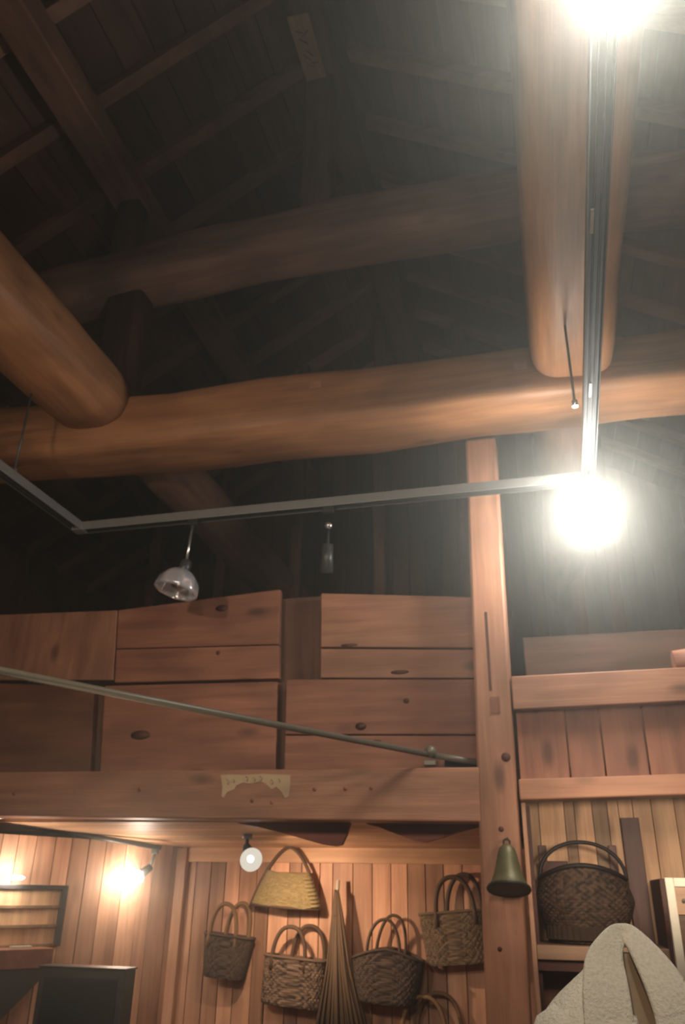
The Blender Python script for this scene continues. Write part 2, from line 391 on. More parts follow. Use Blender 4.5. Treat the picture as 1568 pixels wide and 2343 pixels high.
# rafters, every one its own object
Yr = 1.90
ORD = ('first', 'second', 'third', 'fourth', 'fifth', 'sixth', 'seventh', 'eighth', 'ninth', 'tenth', 'eleventh')
rl = [Yr-.02+.605*i for i in range(11)]
for sgn, lab, grp in ((-1, 'dark rafter sloping across the boards of the left roof slope', 'rafters of the left roof slope'),
                      (1, 'dark rafter sloping across the boards of the right roof slope', 'rafters of the right roof slope')):
    xe = XL+.02 if sgn < 0 else XR-.02
    x0 = RX+sgn*.13
    b = MB(); w, h = .10, .095
    q = [(x0, Yr, rz(x0, .005)-h), (xe, Yr, rz(xe, .005)-h), (xe, Yr+w, rz(xe, .005)-h), (x0, Yr+w, rz(x0, .005)-h)]
    if sgn < 0: q = [q[1], q[0], q[3], q[2]]
    b.hexa([Vector(p) for p in q]+[Vector(p)+Vector((0, 0, h)) for p in q])
    o = b.build('rafter', raft_w[0], bevel=.006); tag(o, lab, 'rafter', grp); base = o.location.copy()
    side_ = 'left' if sgn < 0 else 'right'
    for i, y in enumerate(rl):
        c = o if i == 0 else o.copy()
        if i: S.collection.objects.link(c)
        c.location = base+Vector((0, y-rl[0], 0)); c['label'] = 'dark rafter on the %s roof slope, %s counted away from the viewer' % (side_, ORD[i])

# ridge plaque with ink marks (a flat board nailed under the ridge beam)
zb = 6.895
pa, pb_ = atz(672, 34, zb), atz(715, 185, zb)
t = thing('ridge_plaque', ((-1.18), (pa.y+pb_.y)/2, zb), 'pale plaque with faded ink marks under the ridge beam', 'plaque')
b = MB(); b.box(-1.285, -1.135, pa.y, pb_.y, zb-.02, zb); b.build('board', plaqm, t, bevel=.003)
for i, (fx, fy) in enumerate(((.35, .22), (.6, .26), (.42, .36), (.55, .55), (.38, .60), (.65, .70), (.45, .74))):
    cx, cy = -1.285+.15*fx, pa.y+(pb_.y-pa.y)*fy
    a = random.uniform(-.6, .6); dx, dy = .026*math.cos(a), .05*math.sin(a)
    b = MB(); b.tube([(cx-dx, cy-dy, zb-.021), (cx+dx, cy+dy, zb-.021)], .006, 6); b.build('ink_mark', ink, t)

# ================================================================== POST, LOWER BEAM, RIGHT PANEL
pL0, pL1 = at(1066, 1035, 4.0), at(1112, 2343, 4.0); pR0, pR1 = at(1136, 1035, 4.0), at(1215, 2343, 4.0)
def lx(z): k = (z-pL0.z)/(pL1.z-pL0.z); return pL0.x+(pL1.x-pL0.x)*k, pR0.x+(pR1.x-pR0.x)*k
t = thing('main_post', (-.27, 4.1, 0), 'tall orange post with the bell, standing between the lower beam and the alcove', 'post')
b = MB(); (a0, a1), (c0, c1) = lx(0), lx(3.90)
b.hexa([(a0, 4.0, 0), (a1, 4.0, 0), (a1, 4.18, 0), (a0, 4.18, 0), (c0, 4.0, 3.90), (c1, 4.0, 3.90), (c1, 4.18, 3.90), (c0, 4.18, 3.90)])
b.build('shaft', pink_w[2], t, bevel=.014)
b = MB()
g0, g1 = at(1112, 1400, 3.998), at(1132, 1580, 3.998); b.slab([(g0.x-.006, 3.998, g1.z), (g0.x+.006, 3.998, g1.z), (g0.x+.006, 3.998, g0.z), (g0.x-.006, 3.998, g0.z)], (0, .003, 0))
b.build('drying_crack', dkred, t)
q = at(1133, 1608, 3.998); b = MB(); b.box(q.x-.022, q.x+.022, 3.996, 4.004, q.z-.05, q.z+.03); b.build('mortise_plug', red_w[2], t)
for x, y, r in ((1158, 1732, .024), (1147, 1897, .014), (1144, 2172, .011)):
    q = at(x, y, 3.999); b = MB(); b.xf = Matrix.Translation(q) @ Matrix.Rotation(PI/2, 4, 'X'); b.lathe([(0, -.004), (r, -.003), (r*.8, .003), (0, .004)], 14)
    b.build('knot', dkred, t)

# lower beam across the left
t = thing('lower_beam', (-1.9, 4.08, 1.86), 'broad smooth lintel beam with a torn paper label, left of the post', 'beam')
b = MB()
bt = [at(-120, 1768, 4.0), at(1097, 1755, 4.0), at(1101, 1881, 4.0), at(-120, 1866, 4.0)]
b.slab([bt[3], bt[2], bt[1], bt[0]], (0, .16, 0)); b.build('beam_body', pink_w[0], t, bevel=.008)
pp = [(505, 1774), (520, 1772), (560, 1773), (600, 1771), (664, 1773), (664, 1800), (660, 1822), (652, 1826), (645, 1812), (632, 1800), (622, 1806), (608, 1793), (596, 1788), (575, 1793), (556, 1791), (541, 1797), (536, 1807), (520, 1812), (512, 1826), (507, 1822), (509, 1800)]
b = MB(); fr = [at(x, y, 3.9955) for x, y in pp]; bk = [p+Vector((0, .003, 0)) for p in fr]
i0 = [b.pt(p) for p in fr]; i1 = [b.pt(p) for p in bk]; b.face(i0[::-1]); b.face(i1)
for k in range(len(pp)): j = (k+1) % len(pp); b.face((i0[k], i1[k], i1[j], i0[j]))
pl_ = b.build('torn_label', paper, t); pl_['label'] = 'torn yellowed paper label with faint grey marks'
b = MB()
for x, y, s_ in ((522, 1788, 9), (536, 1786, 6), (566, 1781, 8), (583, 1783, 7), (598, 1780, 8), (624, 1788, 8), (640, 1785, 6)):
    b.tube([at(x-s_*.4, y-s_*.6, 3.9945), at(x+s_*.3, y+s_*.1, 3.9945), at(x-s_*.1, y+s_*.8, 3.9945)], .0035, 5)
b.build('faded_writing', plain('grey_ink', (.33, .26, .19), .9), pl_)
for x, y in ((320, 1806), (720, 1806), (790, 1805), (850, 1803), (577, 1832), (622, 1836), (32, 1816)):
    q = at(x, y, 3.999); b = MB(); b.xf = Matrix.Translation(q) @ Matrix.Rotation(PI/2, 4, 'X'); b.lathe([(0, -.003), (.011, -.002), (.009, .003), (0, .004)], 12)
    b.build('knot', red_w[0], t)
# added dark sheets cut to the shape of cast shadows behind the beam
def outline(name, pp, Y, th, mat, label, cat, group=None, parent=None, bevel=.003):
    b = MB(); fr = [at(x, y, Y) for x, y in pp]; i0 = [b.pt(p) for p in fr]; i1 = [b.pt(p+Vector((0, th, 0))) for p in fr]
    b.face(i0[::-1]); b.face(i1)
    for k in range(len(pp)): j = (k+1) % len(pp); b.face((i0[k], i1[k], i1[j], i0[j]))
    o = b.build(name, mat, parent, bevel=bevel)
    if parent is None: tag(o, label, cat, group)
    return o
outline('shadow_or_bracket_board', [(520, 1868), (810, 1868), (799, 1886), (791, 1912), (782, 1931), (768, 1935), (735, 1930), (690, 1917), (640, 1903), (590, 1890), (545, 1882)], 4.19, .03, shadow_red,
        'dark red curved sheet standing in for a shadow under the beam, above the light fan-shaped bag', 'board')
outline('shadow_or_bracket_board', [(830, 1868), (1098, 1868), (1100, 1890), (1050, 1902), (1003, 1918), (975, 1926), (950, 1922), (905, 1906), (865, 1890), (840, 1884)], 4.19, .03, shadow_red,
        'dark red pointed sheet standing in for a shadow under the beam, next to the post', 'board')

# right hand panel: rails and boards
XE = 1.7
def rail(name, y0a, y0b, y1a, y1b, mat, label, Y=4.0, th=.14):
    a, bb = at(1172, y0a, Y), at(1568, y0b, Y); c, d = at(1178, y1a, Y), at(1568, y1b, Y)
    k0 = (bb.z-a.z)/(bb.x-a.x); k1 = (d.z-c.z)/(d.x-c.x); x0 = -.155
    b = MB(); b.hexa([(x0, Y, c.z+(x0-c.x)*k1), (XE, Y, c.z+(XE-c.x)*k1), (XE, Y+th, c.z+(XE-c.x)*k1), (x0, Y+th, c.z+(x0-c.x)*k1),
                      (x0, Y, a.z+(x0-a.x)*k0), (XE, Y, a.z+(XE-a.x)*k0), (XE, Y+th, a.z+(XE-a.x)*k0), (x0, Y+th, a.z+(x0-a.x)*k0)])
    return tag(b.build(name, mat, bevel=.006), label, 'beam')
rail('upper_rail', 1547, 1526, 1624, 1604, pink_w[0], 'pinkish rail along the top of the board panel right of the post')
rail('lower_rail', 1783, 1770, 1831, 1818, pink_w[0], 'slim rail under the board panel, above the alcove')
b = MB()
for x0, x1, tn in ((-.15, .085, .55), (.085, .245, .25), (.245, .44, .5), (.44, .64, .4), (.64, .84, .7), (.84, 1.04, .3), (1.04, 1.3, .6), (1.3, 1.7, .4)):
    b.box(x0+.003, x1-.003, 4.05+random.uniform(0, .006), 4.08, 2.02, 2.40, tn)
tag(b.build('board_panel', red_w[2], bevel=.003), 'panel of wide upright reddish boards between the two rails', 'panel')

# ================================================================== WIDE PLANKS ABOVE THE LOWER BEAM
PK = []
def plank(pp, label, mat, tone=.5, Y=4.22, th=.045, group='wide planks above the lower beam'):
    b = MB(); q = [at(x, y, Y) for x, y in pp]
    b.slab([q[3], q[2], q[1], q[0]], (0, th, 0), tone)
    o = tag(b.build('wide_plank', mat, bevel=.005), label, 'plank', group); PK.append((o, Y)); return o
plank([(-40, 1408), (268, 1396), (258, 1556), (-40, 1556)], 'rough plank at the upper left edge, partly behind the pole', pink_w[2], .2, 4.215)
plank([(271, 1396), (641, 1348), (638, 1474), (266, 1484)], 'plank with a top edge rising to the right, below the unlit lamp', red_w[0], .75, 4.22)
plank([(266, 1486), (638, 1476), (638, 1552), (262, 1562)], 'narrow plank under the sloping-topped one, left of the dark opening', red_w[0], .9, 4.222)
plank([(-40, 1562), (216, 1570), (206, 1772), (-40, 1772)], 'dark plank at the lower left above the beam', red_w[0], .0, 4.24)
plank([(240, 1569), (634, 1559), (630, 1768), (228, 1772)], 'large plank with an oval knot, in the middle above the beam', red_w[0], .8, 4.222)
plank([(735, 1357), (1098, 1366), (1098, 1482), (734, 1480)], 'pale plank right of the dark opening, reaching the post', pink_w[0], .35, 4.22)
plank([(734, 1484), (1098, 1486), (1098, 1551), (733, 1551)], 'thin plank directly under the pale plank beside the post', pink_w[0], .1, 4.225)
plank([(655, 1554), (1098, 1554), (1098, 1680), (652, 1680)], 'deep red plank left of the post, under the dark opening', red_w[0], .4, 4.222)
plank([(652, 1683), (1098, 1683), (1098, 1768), (650, 1768)], 'lowest plank beside the post, behind the pole end', red_w[0], .6, 4.21)
def knot_on(x, y, rx, rz_, Y, mat=dkred):
    q = at(x, y, Y); b = MB(); b.xf = Matrix.Translation(q) @ Matrix.Rotation(PI/2, 4, 'X') @ Matrix.Diagonal((rx, rz_, 1, 1)); b.lathe([(0, -.003), (.7, -.0025), (1, .002), (0, .003)], 18); return b
for k_, x, y, rx_, rz__ in ((4, 322, 1682, .062, .026), (1, 508, 1392, .040, .020), (2, 500, 1494, .013, .012), (7, 826, 1662, .030, .020), (6, 915, 1538, .05, .012), (7, 930, 1604, .016, .014), (8, 862, 1696, .026, .008), (5, 800, 1476, .05, .008)):
    knot_on(x, y, rx_, rz__, PK[k_][1], knotm).build('knot', knotm, PK[k_][0])
b = MB(); b.box(at(630, 1500, 4.30).x, at(745, 1500, 4.30).x, 4.30, 4.42, 2.12, 3.12)
tag(b.build('short_post', roof_w[2], bevel=.006), 'dark squat post standing in the gap between the plank stacks', 'post')
b = MB(); b.box(at(200, 1600, 4.30).x, at(250, 1600, 4.30).x, 4.30, 4.38, 2.12, 2.62)
tag(b.build('short_post', roof_w[2], bevel=.006), 'dark narrow post showing in the gap at the lower left of the planks', 'post')
# loft floor the planks stand on
b = MB(); b.box(XL, XR, 4.145, 8.6, 2.02, 2.10); struct(b.build('ceiling_loft', roof_w[0]), 'loft floor behind the planks', 'floor')
# loft timbers at the back
for k_, x in enumerate((-3.6, -2.9, -2.15, -1.35, -.55, .35, .65, 1.6, 2.4)):
    b = MB(); b.box(x-.05, x+.05, 6.6, 6.7, 2.11, rz(x)-.13); tag(b.build('loft_stud', roof_w[2], bevel=.004), 'thin dark upright at the back of the loft, %s from the left' % ORD[k_], 'stud', 'thin uprights at the back of the loft')
b = MB(); b.box(-.1, XR-.02, 4.9, 5.1, 2.11, 2.98); tag(b.build('loft_partition', roof_w[0], bevel=.008), 'dull low partition in the loft above the right hand rail', 'partition')
b = MB(); b.sweep([(.62, 4.07, 2.575), (.75, 4.07, 2.585), (1.05, 4.07, 2.60)], .12, .10, 14, 2.4, jit=.02)
tag(b.build('wood_scrap', red_w[0]), 'short reddish piece of wood lying on the upper rail at the right edge', 'wood')
b = MB(); b.box(XL, -.3, 7.2, 7.3, 2.11, 3.7); tag(b.build('loft_wall_board', roof_w[0]), 'dark board screen far back in the loft', 'partition')

# ================================================================== TRACKS
ZT = 3.45
ca = Vector((.315, 3.80, ZT)); cb = Vector((-2.60, 3.82, ZT))
def track(name, a, bb, label, wd=.065, ht=.05, fl=None):
    fl = fl or alum
    a, bb = Vector(a), Vector(bb); d = (bb-a); L_ = d.length; d.normalize(); s_ = Vector((-d.y, d.x, 0))
    t = thing(name, a.lerp(bb, .5), label, 'track')
    def bar(w0, w1, z0, z1, nm, mat):
        b = MB(); q = [a+s_*w0, bb+s_*w0, bb+s_*w1, a+s_*w1]
        b.hexa([p+Vector((0, 0, z0)) for p in q]+[p+Vector((0, 0, z1)) for p in q]); return b.build(nm, mat, t, bevel=.002)
    bar(-wd/2+.006, wd/2-.006, .024, ht, 'channel', black)
    bar(-wd/2, -wd/2+.004, -.002, ht, 'side_flange', fl); bar(wd/2-.004, wd/2, -.002, ht, 'side_flange', alum if fl is gunmet else gunmet)  # one flange paler: sheen along the edge put into its grey
    bar(-.013, -.008, .008, .0238, 'conductor_rib', gunmet); bar(.008, .013, .008, .0238, 'conductor_rib', gunmet)
    return t
track('lighting_track', (ca.x, 3.765, ZT), (.262, -.6, ZT), 'black lamp track on the right, running towards the viewer below the pale log')
track('lighting_track', (cb.x+.035, cb.y, ZT), (ca.x-.035, ca.y, ZT), 'grey-edged lamp track crossing the picture below the main beam')
track('lighting_track', (cb.x, cb.y-.035, ZT), (cb.x-.05, -.6, ZT), 'black lamp track at the left edge, running towards the viewer', fl=gunmet)
for p, l in ((ca, 'black corner joint of the track behind the bright lamp'), (cb, 'black corner joint of the track at the left')):
    b = MB(); b.box(p.x-.036, p.x+.036, p.y-.036, p.y+.036, p.z-.001, p.z+.052); tag(b.build('track_joint', black if l[-4:] == 'lamp' else alum, bevel=.006), l, 'joint')
def rod(a, bb, label):
    t = thing('hanging_rod', bb, label, 'rod'); b = MB(); b.tube([a, bb], .006, 8); b.build('rod', gunmet, t)
    b = MB(); b.tube([Vector(a)+Vector((0, 0, .01)), Vector(a)-Vector((0, 0, .035))], .013, 10); b.build('collar', gunmet, t)
    b = MB(); b.tube([Vector(bb)+Vector((0, 0, .03)), Vector(bb)-Vector((0, 0, .0))], .013, 10); b.build('clamp', chrome, t)
rod((.245, 3.13, 4.0), (.245, 3.13, ZT+.045), 'thin rod hanging the right track from the pale log')
rod((-2.60, 3.16, 4.05), (-2.60, 3.16, ZT+.045), 'thin rod hanging the left track from the knotty log')
for x, y, z_, s_, nm in ((.275, 1.98, ZT-.006, .05, 'slim bright strip in the slot of the right track'), (.297, 2.93, ZT-.006, .05, 'small bright clip in the slot of the right track near the main beam')):
    b = MB(); b.box(x-.005, x+.005, y-s_, y+s_, z_-.004, z_+.004); tag(b.build('track_clip', chrome), nm, 'clip')

# track lamps
def frame_to(p, d):
    """matrix whose -Z points along d at p"""
    return Matrix.Translation(p) @ Vector(d).normalized().to_track_quat('-Z', 'Y').to_matrix().to_4x4()
DOME = [(.030, .0), (.040, -.004), (.064, -.018), (.088, -.040), (.104, -.070), (.110, -.105), (.109, -.125), (.104, -.122), (.103, -.104), (.096, -.072), (.080, -.045), (.056, -.025), (.02, -.012), (0, -.010)]
def dome_lamp(top, joint, d, label, lit=False, scale=1.0, group=None, cat='lamp'):
    t = thing('track_lamp', top, label, cat, group)
    b = MB(); b.box(top.x-.03, top.x+.03, top.y-.016, top.y+.016, top.z-.035, top.z); b.build('adapter', black, t, bevel=.004)
    b = MB(); b.tube([top-Vector((0, 0, .03)), top.lerp(joint, .55)+Vector((0, 0, 0)), joint], .008, 10); b.build('stem', chrome if not lit else black, t)
    b = MB(); b.xf = frame_to(joint, d) @ Matrix.Scale(scale, 4); b.lathe([(0, .03), (.020, .028), (.030, .012), (.031, -.02), (.026, -.045), (0, -.046)], 22); b.build('socket', gunmet, t)
    b = MB(); b.xf = frame_to(joint+Vector(d).normalized()*.030*scale, d) @ Matrix.Scale(scale, 4)
    b.lathe(DOME, 48, 8, .03); b.build('shade', shade_m, t)
    b = MB(); b.xf = frame_to(joint+Vector(d).normalized()*.100*scale, d) @ Matrix.Scale(scale, 4)
    r = .045 if not lit else .118
    b.lathe([(0, -r)]+[(r*math.sin(PI*k/12), -r*math.cos(PI*k/12)) for k in range(1, 12)]+[(0, r)], 24); b.build('bulb', hot if lit else chrome, t)
    return t
top1 = Vector((at(440, 1215, 3.80).x, 3.80, ZT)); j1 = at(425, 1293, 3.80)
dome_lamp(top1, j1, (-.22, -.12, -1), 'unlit lamp with a silvery glass dome hanging from the crossing track', scale=1.08)
# slim dark spot further right
topS = Vector((at(750, 1195, 3.80).x, 3.80, ZT))
t = thing('track_lamp', topS, 'slim black spotlight on the crossing track above the pale plank', 'lamp')
b = MB(); b.box(topS.x-.03, topS.x+.03, 3.784, 3.816, ZT-.035, ZT); b.build('adapter', black, t, bevel=.004)
b = MB(); b.xf = Matrix.Translation(at(752, 1203, 3.775)); b.lathe([(0, -.02), (.018, -.012), (.022, 0), (.018, .012), (0, .02)], 18); b.build('swivel', chrome, t)
b = MB(); b.tube([at(752, 1210, 3.80), at(750, 1250, 3.80)], .007, 8); b.build('stem', black, t)
b = MB(); b.tube([at(750, 1245, 3.80), at(748, 1310, 3.84)], [.030, .034], 20); b.build('barrel', gunmet, t)
# bright lamp under the right corner
topA = Vector((.30, 3.72, ZT)); jA = Vector((.29, 3.72, 3.335))
la = dome_lamp(topA, jA, (-.02, -.30, -1), 'dazzling lit lamp under the right corner of the track', True, 1.05)
topB = Vector((.285, 1.16, ZT)); jB = Vector((.285, 1.16, 3.40))
lb = dome_lamp(topB, jB, (.0, -.25, -1), 'dazzling lit lamp at the top edge, near end of the right track', True, .82)

# small downlight behind the beam and the lower left track
p0, p1 = at(-30, 1874, 4.22), at(368, 1940, 4.86)
t = thing('lighting_track', p0.lerp(p1, .5), 'dark lamp track under the low ceiling at the lower left', 'track')
b = MB(); b.sweep([p0, p1], .05, .028, 4, 8); b.build('channel', gunmet, t)
topL = p1+Vector((-.02, -.03, -.01))
t = thing('track_lamp', topL, 'small glaring bulb lamp at the end of the lower left track', 'lamp')
b = MB(); b.box(topL.x-.02, topL.x+.02, topL.y-.015, topL.y+.015, topL.z-.025, topL.z+.003); b.build('adapter', gunmet, t, bevel=.003)
jL = at(343, 1985, 4.85)
b = MB(); b.tube([topL-Vector((0, 0, .02)), jL], .009, 8); b.build('stem', gunmet, t)
bl = at(312, 2008, 4.80); dL = (bl-jL).normalized()
b = MB(); b.tube([jL-dL*.01, jL+dL*.06], [.02, .028], 16); b.build('socket', gunmet, t)
b = MB(); b.xf = Matrix.Translation(bl); b.lathe([(0, -.042)]+[(.042*math.sin(PI*k/12), -.042*math.cos(PI*k/12)) for k in range(1, 12)]+[(0, .042)], 20); b.build('bulb', hot2, t)
lamp('lamp_light', 'POINT', bl+Vector((.0, -.075, -.02)), 5.5, WARM, .04, parent=t)
# ring lamp
tp = at(566, 1890, 4.6)
t = thing('track_lamp', tp, 'black spotlight with a glowing ring reflector beside the fan-shaped bag', 'lamp')
b = MB(); b.tube([at(566, 1886, 4.6), at(567, 1910, 4.6)], .026, 16); b.build('canopy', black, t)
b = MB(); b.tube([at(567, 1905, 4.6), at(566, 1920, 4.6)], .029, 16); b.build('collar', alum, t)
b = MB(); b.tube([at(566, 1918, 4.6), at(565, 1942, 4.58)], .010, 10); b.build('stem', gunmet, t)
rc = at(575, 1967, 4.5); cv = (Vector((0, 0, EYE))-rc).normalized(); cv = (cv+Vector((.25, 0, -.25))).normalized()
b = MB(); b.tube([at(565, 1938, 4.58), rc-cv*.03+Vector((-.01, 0, .03))], [.022, .032], 16); b.build('socket', black, t)
b = MB(); b.xf = frame_to(rc, cv); b.lathe([(.02, .045), (.045, .03), (.062, 0), (.060, -.002), (.043, .022), (.018, .035)], 28); b.build('reflector', ringm, t)
b = MB(); b.xf = frame_to(rc+cv*.0, cv); b.lathe([(0, .0), (.012, .004), (.018, .014), (.016, .03), (0, .032)], 20); b.build('bulb', hot4, t)
lamp('lamp_light', 'SPOT', rc+Vector((.075, .01, -.045)), 34, ORNG, .02, (-1.1, 5.2, 1.15), 165, 1.0, parent=t)
# recessed downlights in the low ceiling
for x, y, Y, r, l in ((325, 1879, 4.22, .045, 'small glowing downlight at the lower edge of the beam'), (2, 1871, 4.22, .04, 'downlight glowing at the left edge of the picture under the beam')):
    q = at(x, y, Y); t = thing('downlight', q, l, 'lamp')
    b = MB(); b.xf = Matrix.Translation(q); b.lathe([(r, -.002), (r*1.25, -.004), (r*1.25, .012), (r, .012)], 24); b.build('trim_ring', cream, t)
    b = MB(); b.xf = Matrix.Translation(q); b.lathe([(0, -.010), (r*.7, -.008), (r, .002), (0, .010)], 24); b.build('lens', hot2, t)
    lamp('lamp_light', 'SPOT', q-Vector((0, -.02, .03)), 3.5, WARM, .03, q-Vector((0, -.12, 1)), 150, 1.0, parent=t)

# pole sweeping down to the beam
pe = at(1094, 1744, 4.06); pm = at(985, 1727, 4.03); ps = at(0, 1535, 2.23); pq = ps+(ps-pm)*.6
t = thing('curtain_pole', pm, 'long grey pole slanting across the planks to a bracket beside the post', 'pole')
b = MB(); b.tube([pq, ps, pm], .0145, 14); b.tube([pm, pe], .0145, 14); b.build('pole', pipe_m, t)
b = MB(); b.xf = Matrix.Translation(at(985, 1720, 4.02)); b.lathe([(0, -.03), (.022, -.022), (.032, 0), (.022, .022), (0, .03)], 20); b.build('bracket_ball', pipe_m, t)
b = MB(); b.box(pm.x-.03, pm.x+.03, 4.0, 4.06, 2.105, 2.13); b.build('bracket_foot', pipe_m, t, bevel=.003)
q = at(1050, 1746, 4.15); b = MB(); b.box(at(1020, 1740, 4.16).x, at(1094, 1740, 4.16).x, 4.12, 4.19, 2.108, 2.145); tag(b.build('dark_block', black), 'low dark block on the beam behind the pole end', 'block')

# ================================================================== LOWER LEFT CORNER
def LWp(px, py, off=0.):
    """photo point on the angled left wall, off metres in front of it"""
    d = ray(px, py); n = ln; p0_ = LW0+ln*off
    k = (p0_-Vector((0, 0, EYE))).dot(n)/d.dot(n)
    return d*k+Vector((0, 0, EYE))
def lwall_box(px0, py0, px1, py1, o0, o1, zfix=None):
    a = LM.inverted() @ LWp(px0, py0, o1); c = LM.inverted() @ LWp(px1, py1, o1)
    return min(a.x, c.x), max(a.x, c.x), min(a.z, c.z), max(a.z, c.z)
x0, x1, z0, z1 = lwall_box(-60, 2022, 137, 2165, 0, .03)
t = thing('wall_frame', LM @ Vector(((x0+x1)/2, -.02, z0)), 'dark framed wall niche with horizontal wooden slats at the left edge', 'frame')
fw = .035
for nm, bb in (('side_rail', (x0, x0+fw, z0, z1)), ('side_rail', (x1-fw, x1, z0, z1)), ('top_rail', (x0, x1, z1-.022, z1))):
    b = MB(); b.xf = LM; b.box(bb[0], bb[1], -.035, -.001, bb[2], bb[3]); b.build(nm, dkpanel, t, bevel=.002)
b = MB(); b.xf = LM; nz_ = 3
for i in range(nz_):
    za = z0+(z1-.022-z0)*i/nz_; zc = z0+(z1-.022-z0)*(i+1)/nz_
    b.box(x0+fw, x1-fw, -.014, -.002, za+.012, zc, .4+.2*i)
    b.box(x0+fw, x1-fw, -.028, -.012, za, za+.014, .0)
b.build('slat_back', alc_z, t)
q = LWp(30, 2008, .08); t = thing('oval_glow', q, 'flat oval glowing disc above the dark wall frame', 'lamp')
b = MB(); b.xf = Matrix.Translation(q); b.lathe([(0, -.012), (.045, -.010), (.062, 0), (.045, .010), (0, .012)], 26); b.build('glowing_disc', hot2, t)  # flat emissive oval held off the wall
b = MB(); b.xf = LM; qq = LM.inverted() @ q; b.box(qq.x-.02, qq.x+.02, qq.y+.04, -.001, qq.z-.006, qq.z+.006); b.build('bracket', gunmet, t)
# ledge below
x0, x1, z0, z1 = lwall_box(-60, 2176, 118, 2214, 0, .16)
b = MB(); b.xf = LM; b.box(x0, x1, -.16, -.001, z0, z1); tag(b.build('wall_ledge', red_w[0], bevel=.004), 'thick orange wooden ledge under the dark wall frame', 'shelf')
a = LM.inverted() @ LWp(48, 2172, .12)
b = MB(); b.xf = LM; b.box(a.x-.055, a.x+.055, -.13, -.10, z1+.0005, z1+.012); tag(b.build('paper_slip', cream), 'small white slip lying on the orange ledge', 'paper')
bx = [(LM.inverted() @ LWp(x, y, .12)) for x, y in ((-60, 2216), (112, 2216), (-60, 2385))]
b = MB(); b.xf = LM
b.hexa([(bx[0].x, -.15, bx[0].z), (bx[1].x, -.15, bx[1].z), (bx[1].x, -.02, bx[1].z), (bx[0].x, -.02, bx[0].z)][:0] or
       [(bx[2].x, -.15, bx[2].z), (bx[2].x-.01, -.15, bx[2].z), (bx[2].x-.01, -.02, bx[2].z), (bx[2].x, -.02, bx[2].z),
        (bx[0].x, -.15, z0-.001), (bx[1].x, -.15, z0-.001), (bx[1].x, -.02, z0-.001), (bx[0].x, -.02, z0-.001)])
tag(b.build('shadow_or_bracket_board', dkpanel), 'dark triangular bracket board under the orange ledge', 'board')
q0, q1 = at(112, 2214, 3.7), at(312, 2222, 3.7); qb0, qb1 = at(80, 2343, 3.7), at(303, 2343, 3.7)
t = thing('dark_cabinet', ((q0.x+q1.x)/2, 3.9, 0), 'slim dark grey cabinet standing in front of the lit board wall', 'cabinet')
zt = (q0.z+q1.z)/2; xa, xb = (q0.x+qb0.x)/2-.03, (q1.x+qb1.x)/2-.055
b = MB(); b.box(xa, xb, 3.7, 3.80, .0, zt); b.build('body', dkpanel, t, bevel=.006)
b = MB(); b.box(xa+.03, xb-.03, 3.694, 3.70, .1, zt-.035); b.build('door', plain('dark_door_panel', (.022, .018, .017), .35), t, bevel=.004)
b = MB(); b.box(xa-.004, xb+.004, 3.69, 3.805, zt, zt+.008); b.build('top', dkpanel, t, bevel=.002)

